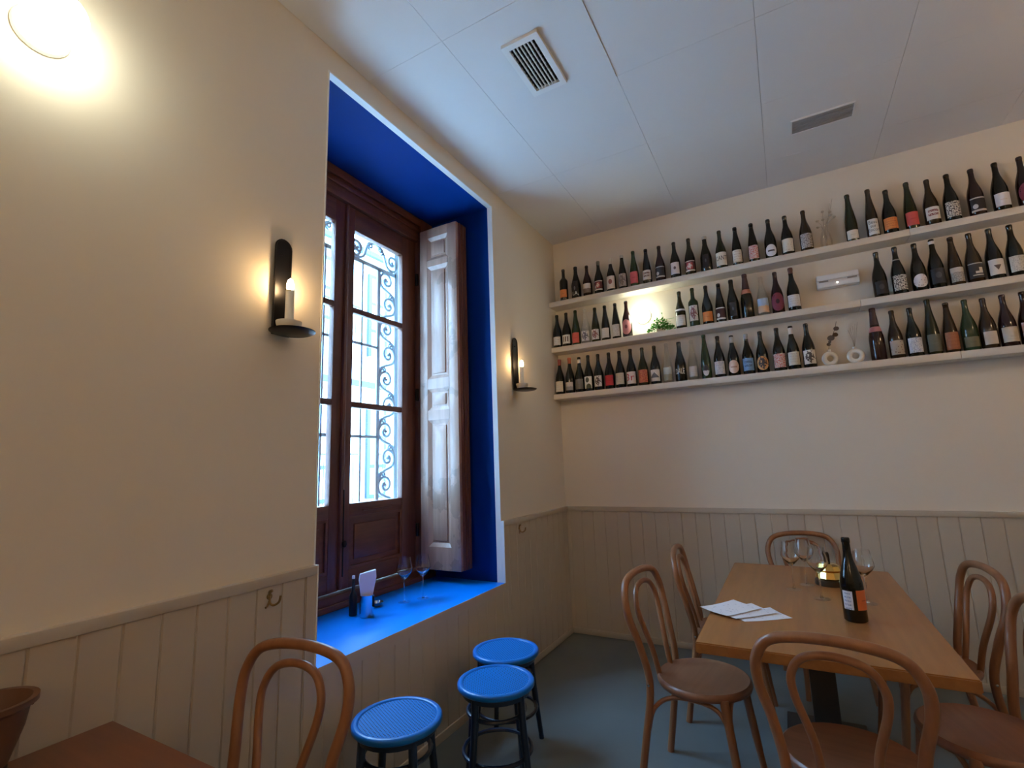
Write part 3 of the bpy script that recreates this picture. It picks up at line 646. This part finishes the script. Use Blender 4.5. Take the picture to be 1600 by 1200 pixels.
bottle(f'tall dark green bottle with black and white label {Bo}', 1.281, S1, .352, 'a', 'g', R('half', (.03, .03, .03), (.58, .55, .54), .022, .108, 36, 'round'))
bottle(f'dark bottle, white label with blue script {Bo}', 1.379, S1, .326, 'b', 'k', R('script', (.64, .61, .60), (.16, .24, .36), .022, .122))
bottle(f'dark bottle with pinkish wavy-edged label and grey cap {Bo}', 1.477, S1, .316, 'b', 'k', R('oval', (.66, .46, .36), (.40, .22, .16), .018, .118, 56, 'round'), cap=((.40, .38, .33), .06, .014))
bottle(f'dark bottle with sky blue label {Bo}', 1.577, S1, .310, 'b', 'k', R('words', (.16, .30, .52), (.06, .11, .20), .026, .120), cap=((.30, .30, .30), .04, 0))
bottle(f'dark bottle with orange animal-shaped label {Bo}', 1.672, S1, .316, 'b', 'k', R('blob', (.58, .28, .09), (.05, .035, .03), .018, .122, 60, 'round'))
bottle(f'dark bottle with red and white speckled label {Bo}', 1.782, S1, .324, 'b', 'k', R('camo', (.62, .48, .44), (.52, .12, .10), .024, .125, 62))
bottle(f'dark bottle with cream label and white cap band {Bo}', 1.872, S1, .323, 'b', 'k', R('lines', (.62, .58, .50), (.50, .44, .38), .030, .125), cap=(W, .062, .016))
bottle(f'dark bottle, white label with black bird figure {Bo}, left of the ring vases', 1.968, S1, .325, 'b', 'k', R('blob', (.64, .58, .50), (.07, .055, .05), .026, .125))
bottle(f'big dark red sparkling bottle with pink neck foil {Bo}', 2.362, S1, .362, 'c', 'r', None, band=((.44, .15, .13), .195, .230), cap=((.04, .01, .012), .12, 0))
bottle(f'dark bottle with beige label and brown spots {Bo}', 2.462, S1, .329, 'b', 'n', R('dots', (.44, .38, .31), (.12, .05, .04), .024, .118))
bottle(f'dark bottle, white label with blue-grey figure {Bo}', 2.557, S1, .329, 'b', 'k', R('script', (.58, .58, .60), (.14, .17, .24), .024, .122))
bottle(f'tall olive bottle with grey-green label {Bo}', 2.653, S1, .368, 'a', 'o', R('plain', (.11, .115, .085), (.12, .13, .1), .018, .130))
bottle(f'brown bottle with terracotta label {Bo}', 2.741, S1, .329, 'a', 'n', R('lines', (.36, .13, .055), (.30, .10, .045), .018, .130))
bottle(f'dark green bottle with low khaki label {Bo}', 2.832, S1, .331, 'b', 'g', R('plain', (.15, .14, .075), (.1, .12, .06), .020, .085))
bottle(f'dark bottle with small plain cream label {Bo}, right group', 2.918, S1, .324, 'b', 'n', R('plain', (.56, .49, .42), (.52, .45, .38), .024, .105, 48))
bottle(f'dark bottle, cream label with thin dark top line {Bo}', 3.008, S1, .328, 'b', 'r', R('steps', (.56, .50, .40), (.50, .44, .35), .026, .118))
bottle(f'dark bottle with pinkish label, last in view {Bo}', 3.098, S1, .329, 'b', 'r', R('blob', (.42, .25, .23), (.18, .05, .06), .024, .135))

# ------------------------------------------------------------------ other things on the shelf wall
pp = thing('potted_plant', 'small bushy green plant on the middle shelf beside the lamp', 'plant', (.965, -.095, S2))
latheo('pot', CERAM, [(0, 0), (.030, 0), (.034, .004), (.036, .030), (.036, .034), (.032, .034), (.030, .028), (0, .026)], pp, 20)
bm = bmesh.new()
for k in range(620):
    a = random.uniform(0, 2*PI); rr = random.random()**.6; hx, hy = .104*rr*math.cos(a), .048*rr*math.sin(a)
    zc = .004+.095*(1-rr*rr)*random.uniform(.15, 1.1)+random.uniform(0, .02)
    s = random.uniform(.012, .022); d = Vector((math.cos(a), math.sin(a), random.uniform(-.3, .8))).normalized(); sd = d.cross(Vector((random.uniform(-.5, .5), random.uniform(-.5, .5), 1))).normalized()
    c = Vector((hx, hy, zc)); nrm = d.cross(sd)
    q = [c, c+d*s*.5+sd*s*.42+nrm*.001, c+d*s*1.1, c+d*s*.5-sd*s*.42+nrm*.001]
    bm.faces.new([bm.verts.new(p) for p in q])
for k in range(16):
    a = 2*PI*k/16; e = Vector((.11*math.cos(a), .042*math.sin(a), random.uniform(.04, .11))); tube(bm, [(0, 0, .04), (e.x*.5, e.y*.5, e.z*.8+.02), e], .0012, 4)
fo = fin(bm, 'foliage', LEAF, pp); fo['kind'] = 'stuff'
tubeo('sprig', LEAF, cr([(.01, 0, .06), (.02, -.01, .11), (.018, -.012, .155)], 4), .0012, pp, 5); latheo('sprig_tip', LEAF, [(0, -.006), (.006, -.002), (.006, .003), (0, .006)], pp, 6, (.018, -.012, .158))
el = thing('emergency_light', 'white emergency light box on the wall between two shelves', 'light', (2.203, 0, 2.635), rot=(0, 0, 0))
boxo('housing', CEIL, -.128, .128, -.045, 0, -.050, .050, el, .008)
boxo('upper_tube', CEIL, -.126, .126, -.060, -.045, .006, .047, el, .006); boxo('lower_tube', CEIL, -.126, .126, -.060, -.045, -.047, -.006, el, .006)
for sx in (-1, 1): boxo('clip', VG, sx*.085-.028, sx*.085+.028, -.056, -.045, -.005, .005, el)
latheo('status_lamp', emit('lit_status_lamp', (1, .95, .85), 12), [(0, 0), (.004, 0), (.003, .003), (0, .004)], el, 10, (-.005, -.060, -.022), (PI/2, 0, 0))
def ring_vase(label, x, tilt):
    v = thing('ring_vase', label, 'vase', (x, -.095, S1), tilt, 'white ring vases')
    n = 28; pts = [(.036*math.cos(2*PI*k/n), 0, .052+.036*math.sin(2*PI*k/n)) for k in range(n)]
    tubeo('ring', CERAM, pts, .0155, v, 12, closed=True)
    latheo('mouth', CERAM, [(.008, 0), (.011, .002), (.010, .012), (.012, .016), (.008, .016), (.006, .004)], v, 14, (0, 0, .100))
    return v
r1 = ring_vase('round white ring vase holding the brown leaf sprig', 2.087, .35); r2 = ring_vase('round white ring vase holding dry grass, right of the leaf sprig', 2.236, -.1)
DRY = mat('dried_brown_leaf', (.09, .055, .035), .7, var=.3, vscale=20); GRASS = mat('dried_grass', (.42, .34, .24), .8, var=.2)
sp = thing('dried_sprig', 'dry twig with round brown leaves in the left ring vase', 'dried plant', (2.087, -.095, S1+.108))
tubeo('stem', DRY, cr([(0, 0, -.006), (.004, 0, .03), (.022, -.004, .08), (.052, -.006, .15), (.066, -.006, .20)], 4), .0016, sp, 6)
for (x, z, s) in ((.004, .045, .013), (.022, .088, .022), (.050, .108, .017), (.060, .150, .017), (.012, .062, .010)):
    latheo('leaf', DRY, [(0, -.001), (s*.8, -.001), (s, 0), (s*.8, .0012), (0, .0012)], sp, 14, (x, -.007, z), (PI/2-.3, random.uniform(-.3, .3), 0))
dg = thing('dried_grass', 'wispy dry grass stalks in the right ring vase', 'dried plant', (2.236, -.095, S1+.108))
for k in range(5):
    e = .015*k-.035; tubeo('stalk', GRASS, cr([(0, 0, -.006), (e*.3+.004, -.002*k, .06), (e+.012, 0, .13+.012*k)], 4), .0011, dg, 5)
vz = thing('glass_vase', 'clear glass vase with pale dried flowers on the top shelf', 'vase', (2.165, -.095, S3))
latheo('vase_body', GLASS, [(.028, .001), (.036, .004), (.038, .05), (.030, .10), (.018, .13), (.017, .16), (.021, .17)], vz, 20, cap=False)
FLW = mat('dried_cream_flower', (.56, .48, .36), .8, var=.15)
for k in range(7):
    a = 2*PI*k/7; ex, ez = .055*math.cos(a)+.012, .22+.05*math.sin(a*1.7)
    tubeo('flower_stem', GRASS, cr([(.004*math.cos(a), .004*math.sin(a), .02), (.012*math.cos(a), .01*math.sin(a), .16), (ex, .02*math.sin(a), ez)], 4), .001, vz, 5)
    latheo('flower', FLW, [(0, -.008), (.009, -.002), (.012, .005), (.006, .011), (0, .012)], vz, 8, (ex, .02*math.sin(a), ez))
for k in range(2): tubeo('tall_twig', GRASS, cr([(0, 0, .02), (.02, .0, .17), (.05+.02*k, -.005, .33+.03*k)], 4), .0011, vz, 5)

# ------------------------------------------------------------------ furniture
def mirror_path(half): return cr(list(half) + [(-x, y, z) for x, y, z in half[-2::-1]], 7)
def make_chair(label):
    c = thing('bentwood_chair', label, 'chair', group='bentwood chairs')
    hoop = mirror_path([(.185, -.245, 0), (.176, -.210, .20), (.166, -.176, .43), (.184, -.202, .59), (.211, -.234, .715), (.205, -.250, .80), (.150, -.262, .862), (0, -.268, .881)])
    tubeo('back_hoop', BEECH, hoop, .0165, c, 12)
    tubeo('inner_hoop', BEECH, mirror_path([(.070, -.168, .452), (.080, -.190, .56), (.114, -.222, .69), (.115, -.237, .76), (.078, -.248, .814), (0, -.252, .832)]), .0125, c, 12)
    n = 40; bm = bmesh.new(); rings = []
    def outl(s, z): return [bm.verts.new((s*.203*math.cos(a)*(1+.03*math.sin(a)), s*.203*math.sin(a)*(1.0 if math.sin(a) > 0 else .93), z)) for a in [2*PI*i/n for i in range(n)]]
    prof = [(.93, .424), (1.0, .430), (1.02, .442), (1.0, .455), (.965, .460), (.93, .458), (.90, .4545), (.5, .4535)]
    rings = [outl(s, z) for s, z in prof]
    for a, b in zip(rings, rings[1:]):
        for i in range(n): bm.faces.new((a[i], a[(i+1) % n], b[(i+1) % n], b[i]))
    bm.faces.new(rings[0]); bm.faces.new(rings[-1]); fin(bm, 'seat', SEATW, c, smooth=50)
    for s in (-1, 1): tubeo('front_leg', BEECH, cr([(s*.150, .130, .44), (s*.160, .150, .28), (s*.178, .188, 0)], 5), [.0185]*4+[.017]*4+[.0145]*3, c, 12)
    for s in (-1, 1):
        tubeo('side_brace', BEECH, cr([(s*.160, .148, .25), (s*.158, .136, .34), (s*.150, .095, .395), (s*.150, 0, .410), (s*.152, -.10, .395), (s*.160, -.168, .34), (s*.166, -.196, .25)], 5), .0095, c, 8)
    tubeo('front_brace', BEECH, cr([(.160, .150, .25), (.150, .146, .34), (.105, .140, .395), (0, .135, .410), (-.105, .140, .395), (-.150, .146, .34), (-.160, .150, .25)], 5), .0095, c, 8)
    for s in (-1, 1): latheo('bolt', CHROME, [(0, 0), (.006, 0), (.005, .004), (0, .005)], c, 10, (s*.183, -.176, .44), (0, s*PI/2, 0))
    return c
ch = make_chair('bentwood chair pulled out at the near left side of the oak table')
ch.location = (1.316, -1.625, 0); ch.rotation_euler = (0, 0, math.radians(-98))
dup(ch, 'bentwood chair at the far left side of the oak table', (1.366, -.890, 0), math.radians(-86.5))
dup(ch, 'bentwood chair at the far end of the oak table against the wainscot', (1.835, -.335, 0), math.radians(195))
dup(ch, 'bentwood chair at the near end of the oak table, back to the camera', (1.833, -2.050, 0), math.radians(-5.7))
dup(ch, 'bentwood chair at the far right side of the oak table', (2.218, -1.030, 0), math.radians(97))
dup(ch, 'bentwood chair at the near right side, cut by the photo edge', (2.262, -1.690, 0), math.radians(106))
dup(ch, 'lone bentwood chair beside the blue sill at the left wall table', (.386, -3.247, 0), math.radians(187))
tb = thing('dining_table', 'oak dining table with six bentwood chairs around it', 'table', (1.783, -1.325, 0))
bm = bmesh.new(); box(bm, -.397, .397, -.765, .765, .712, .750); bmesh.ops.bevel(bm, geom=bm.edges[:], offset=.004, segments=2, affect='EDGES'); fin(bm, 'table_top', OAK, tb, smooth=True)
for y in (-.34, .36):
    boxo('column', BLACKP, -.045, .045, y-.045, y+.045, .02, .700, tb, .004); boxo('top_plate', BLACKP, -.20, .20, y-.20, y+.20, .700, .712, tb); boxo('base_plate', BLACKP, -.18, .18, y-.18, y+.18, 0, .020, tb, .005)
t2 = thing('wall_table', 'red-brown wooden table against the left wall, bottom left corner', 'table', (.36, -3.70, 0))
bm = bmesh.new(); box(bm, -.33, .33, -.365, .365, .715, .750); bmesh.ops.bevel(bm, geom=bm.edges[:], offset=.004, segments=2, affect='EDGES'); fin(bm, 'table_top', REDWOOD, t2, smooth=True)
boxo('column', BLACKP, -.04, .04, -.04, .04, .02, .70, t2, .004); boxo('top_plate', BLACKP, -.2, .2, -.2, .2, .70, .715, t2); boxo('base_plate', BLACKP, -.21, .21, -.21, .21, 0, .02, t2, .005)
def make_stool(label):
    s = thing('bentwood_stool', label, 'stool', group='blue cane stools')
    latheo('seat_rim', STOOLB, [(.146, .440), (.168, .440), (.1735, .446), (.1735, .458), (.170, .4635), (.162, .466), (.154, .4655), (.148, .462), (.146, .456), (.146, .440)], s, 44, cap=False, sm=60)
    latheo('cane_seat', CANE, [(0, .452), (.147, .452), (.147, .4605), (.10, .4595), (0, .4585)], s, 40)
    latheo('seat_ring', STOOLD, [(.128, .415), (.152, .415), (.155, .445), (.128, .445), (.128, .415)], s, 32, cap=False)
    for k in range(4):
        a = PI/4+k*PI/2; c_, s_ = math.cos(a), math.sin(a)
        tubeo('leg', STOOLD, cr([(.138*c_, .138*s_, .44), (.150*c_, .150*s_, .28), (.186*c_, .186*s_, 0)], 4), [.0165]*3+[.0155]*3+[.0135]*3, s, 10)
    tubeo('upper_ring', STOOLD, [(.128*math.cos(2*PI*k/32), .128*math.sin(2*PI*k/32), .345) for k in range(32)], .009, s, 8, closed=True)
    tubeo('lower_ring', STOOLD, [(.150*math.cos(2*PI*k/32), .150*math.sin(2*PI*k/32), .185) for k in range(32)], .009, s, 8, closed=True)
    return s
sl = make_stool('blue cane-seat stool nearest the lone chair, half in shadow'); sl.location = (.322, -2.503, 0); sl.rotation_euler = (0, 0, .35)
dup(sl, 'blue cane-seat stool in the middle, furthest from the wall', (.501, -2.057, 0), .62); dup(sl, 'blue cane-seat stool nearest the shelf wall, partly hidden by another stool', (.359, -1.722, 0), .1)

# ------------------------------------------------------------------ things on the sill and tables
def make_glass(label, h, rb):
    g = thing('wine_glass', label, 'glass', group='empty wine glasses')
    zb = h*.50; W_ = .0014
    out = [(.0045, zb), (.013, zb+.006), (rb*.80, zb+h*.13), (rb, zb+h*.20), (rb*.97, zb+h*.27), (rb*.80, zb+h*.41), (rb*.73, h)]
    inn = [(0, zb+.007), (.010, zb+.010), (rb*.80-W_*1.2, zb+h*.13+.001), (rb-W_, zb+h*.20), (rb*.97-W_, zb+h*.27), (rb*.80-W_, zb+h*.41), (rb*.73-W_*.6, h)]
    stem = [(0, .004), (.0075, .0045), (.005, .012), (.0038, .02), (.0034, zb*.6), (.0045, zb)]
    latheo('bowl', CRYSTAL, [(0, zb-.0005)] + out + inn[::-1], g, 32, cap=False, sm=60)
    latheo('foot', FOOTG, [(0, .0005), (.036, .0006), (.037, .0018), (.014, .0042), (.006, .0075)], g, 28, cap=False, sm=60)
    latheo('stem', CRYSTAL, stem + [(0, zb-.0006)], g, 24, cap=False, sm=50)
    return g
g0 = make_glass('empty wine glass on the blue sill, left one, nearer the napkins', .255, .047); g0.location = (-.305, -1.754, SILL)
dup(g0, 'empty wine glass on the blue sill, right one, nearer the shutter', (-.255, -1.646, SILL), .4)
ZT = .750
g1 = make_glass('empty wine glass on the oak table, leftmost of the cluster', .232, .044); g1.location = (1.714, -1.155, ZT)
dup(g1, 'empty wine glass on the oak table, second from left, furthest back', (1.775, -1.034, ZT), .3)
dup(g1, 'empty wine glass on the oak table, nearest one left of the bottle', (1.825, -1.300, ZT), .7); dup(g1, 'empty wine glass on the oak table, half hidden behind the bottle', (2.000, -1.310, ZT), .2)
tbt = bottle('open dark wine bottle with orange label standing on the oak table', 1.927, ZT, .325, 'b', 'k', [R('plain', (.62, .17, .06), (.40, .09, .04), .050, .125, 42) + (48,), ('lines', (.60, .62, .68), (.15, .2, .32), 'rect', .050, .120, 26, -38)], y=-1.600, rz=.10, group=None)
cl = thing('table_lantern', 'small gold candle lantern with clear chimney among the wine glasses', 'lantern', (1.880, -.985, ZT))
latheo('base', mat('dark_walnut', (.03, .018, .010), .4), [(0, 0), (.068, 0), (.070, .004), (.068, .024), (.058, .028), (0, .028)], cl, 28)
latheo('gold_dome', GOLD, [(.056, .028), (.064, .036), (.052, .066), (.060, .076), (.050, .096), (.032, .106), (0, .110)], cl, 10, sm=5)
latheo('chimney', GLASS, [(.050, .098), (.046, .12), (.052, .16), (.058, .205)], cl, 28, cap=False)
latheo('wick_tube', BLACK, [(.010, .108), (.009, .15), (.006, .16), (0, .162)], cl, 12)
def sheet_mat():
    m = bpy.data.materials.new('printed_menu_paper'); t = NT(m); uv = t.coord('Object'); sp_ = t.new('ShaderNodeSeparateXYZ'); t.link(uv, sp_.inputs[0])
    f = t.math('GREATER_THAN', t.math('SINE', t.math('MULTIPLY', sp_.outputs[1], 420)), .55); f = t.math('MULTIPLY', f, t.math('GREATER_THAN', t.noise(60, uv, 2), .60))
    f = t.math('MULTIPLY', f, t.math('LESS_THAN', t.math('ABSOLUTE', sp_.outputs[0]), .055)); t.link(t.mix(t.math('MULTIPLY', f, .6), (.80, .80, .84), (.25, .26, .32)), t.b.inputs['Base Color']); t.b.inputs['Roughness'].default_value = .7; return m
SHEET = sheet_mat()
def sheet(label, x, y, z, rz, w=.148, l=.21):
    bm = bmesh.new(); n = 6; g = [[bm.verts.new((-w/2+w*i/n, -l/2+l*j/n, .004*((i/n-.5)*(j/n-.5))**2*16*(1 if i < n/2 else .4))) for i in range(n+1)] for j in range(n+1)]
    for j in range(n):
        for i in range(n): bm.faces.new((g[j][i], g[j][i+1], g[j+1][i+1], g[j+1][i]))
    r = bmesh.ops.extrude_face_region(bm, geom=bm.faces[:]); bmesh.ops.translate(bm, vec=(0, 0, .0006), verts=[v for v in r['geom'] if isinstance(v, bmesh.types.BMVert)])
    return tag(fin(bm, 'menu_sheet', SHEET, None, (x, y, z), (0, 0, rz)), label, 'paper', 'loose menu sheets on the table')
sheet('bottom printed menu sheet, showing at the right of the pile', 1.575, -1.665, ZT+.0005, -.95); sheet('middle printed menu sheet in the pile on the oak table', 1.520, -1.650, ZT+.0055, -.78); sheet('top blank menu sheet overhanging the left edge of the oak table', 1.465, -1.640, ZT+.0105, -.62)
nh = thing('napkin_holder', 'chrome cup holding white napkins on the blue sill', 'napkin holder', (-.312, -2.046, SILL))
latheo('cup', CHROME, [(0, .001), (.036, .001), (.037, .004), (.037, .108), (.0375, .111), (.035, .111), (.034, .008), (0, .006)], nh, 32)
tubeo('clip', BLACK, [(.0385, .012, .105), (.0395, .012, .050)], .006, nh, 8, flat=.4)
def napkin(label, dx, dy, rz):
    bm = bmesh.new(); pr = [(-.022, .010), (.022, .010), (.030, .115), (.047, .20), (.044, .236), (-.038, .222), (-.044, .19), (-.034, .12)]
    f = bm.faces.new([bm.verts.new((0, a, b)) for a, b in pr]); e = bmesh.ops.extrude_face_region(bm, geom=[f]); bmesh.ops.translate(bm, vec=(.007, 0, 0), verts=[v for v in e['geom'] if isinstance(v, bmesh.types.BMVert)])
    return tag(fin(bm, 'paper_napkin', PAPER, None, (-.312+dx, -2.046+dy, SILL), (0, 0, rz)), label, 'napkin', 'napkins in the chrome cup')
napkin('folded white napkin at the front of the chrome cup', .004, -.002, -.55); napkin('folded white napkin behind another in the chrome cup', -.0085, .006, -.55)
pm = thing('sauce_bottle', 'slim dark bottle with white tip behind the chrome napkin cup', 'bottle', (-.395, -2.065, SILL))
latheo('body', BLACKP, [(0, 0), (.020, 0), (.022, .004), (.022, .10), (.010, .125), (.007, .19)], pm, 18); latheo('tip', WHITE, [(.007, .19), (.009, .192), (.008, .206), (0, .208)], pm, 12)
ds = thing('condiment_dish', 'small chrome dish beside the napkin cup on the sill', 'dish', (-.400, -1.880, SILL))
latheo('bowl', CHROME, [(0, .002), (.018, .001), (.024, .006), (.036, .022), (.037, .024), (.034, .024), (.022, .009), (0, .007)], ds, 28)
latheo('foot_ring', BLACKP, [(.014, 0), (.020, 0), (.019, .004), (.013, .004), (.014, 0)], ds, 20, cap=False)
ca = thing('wooden_caddy', 'brown flared wooden tub at the left photo edge on the wall table', 'tub', (.105, -3.625, ZT))
latheo('tub', mat('brown_leatherette', (.13, .062, .036), .5, var=.15), [(0, .035), (.050, .035), (.072, .11), (.078, .150), (.092, .160), (.092, .172), (.080, .172), (.066, .10), (0, .06)], ca, 28)
latheo('stand', mat('dark_brown_stand', (.030, .015, .009), .5), [(0, 0), (.050, 0), (.050, .028), (.044, .035), (0, .035)], ca, 24)
latheo('rivet', CHROME, [(0, 0), (.004, 0), (.003, .003), (0, .004)], ca, 8, (.030, .073, .150), (-PI/2, 0, 0))
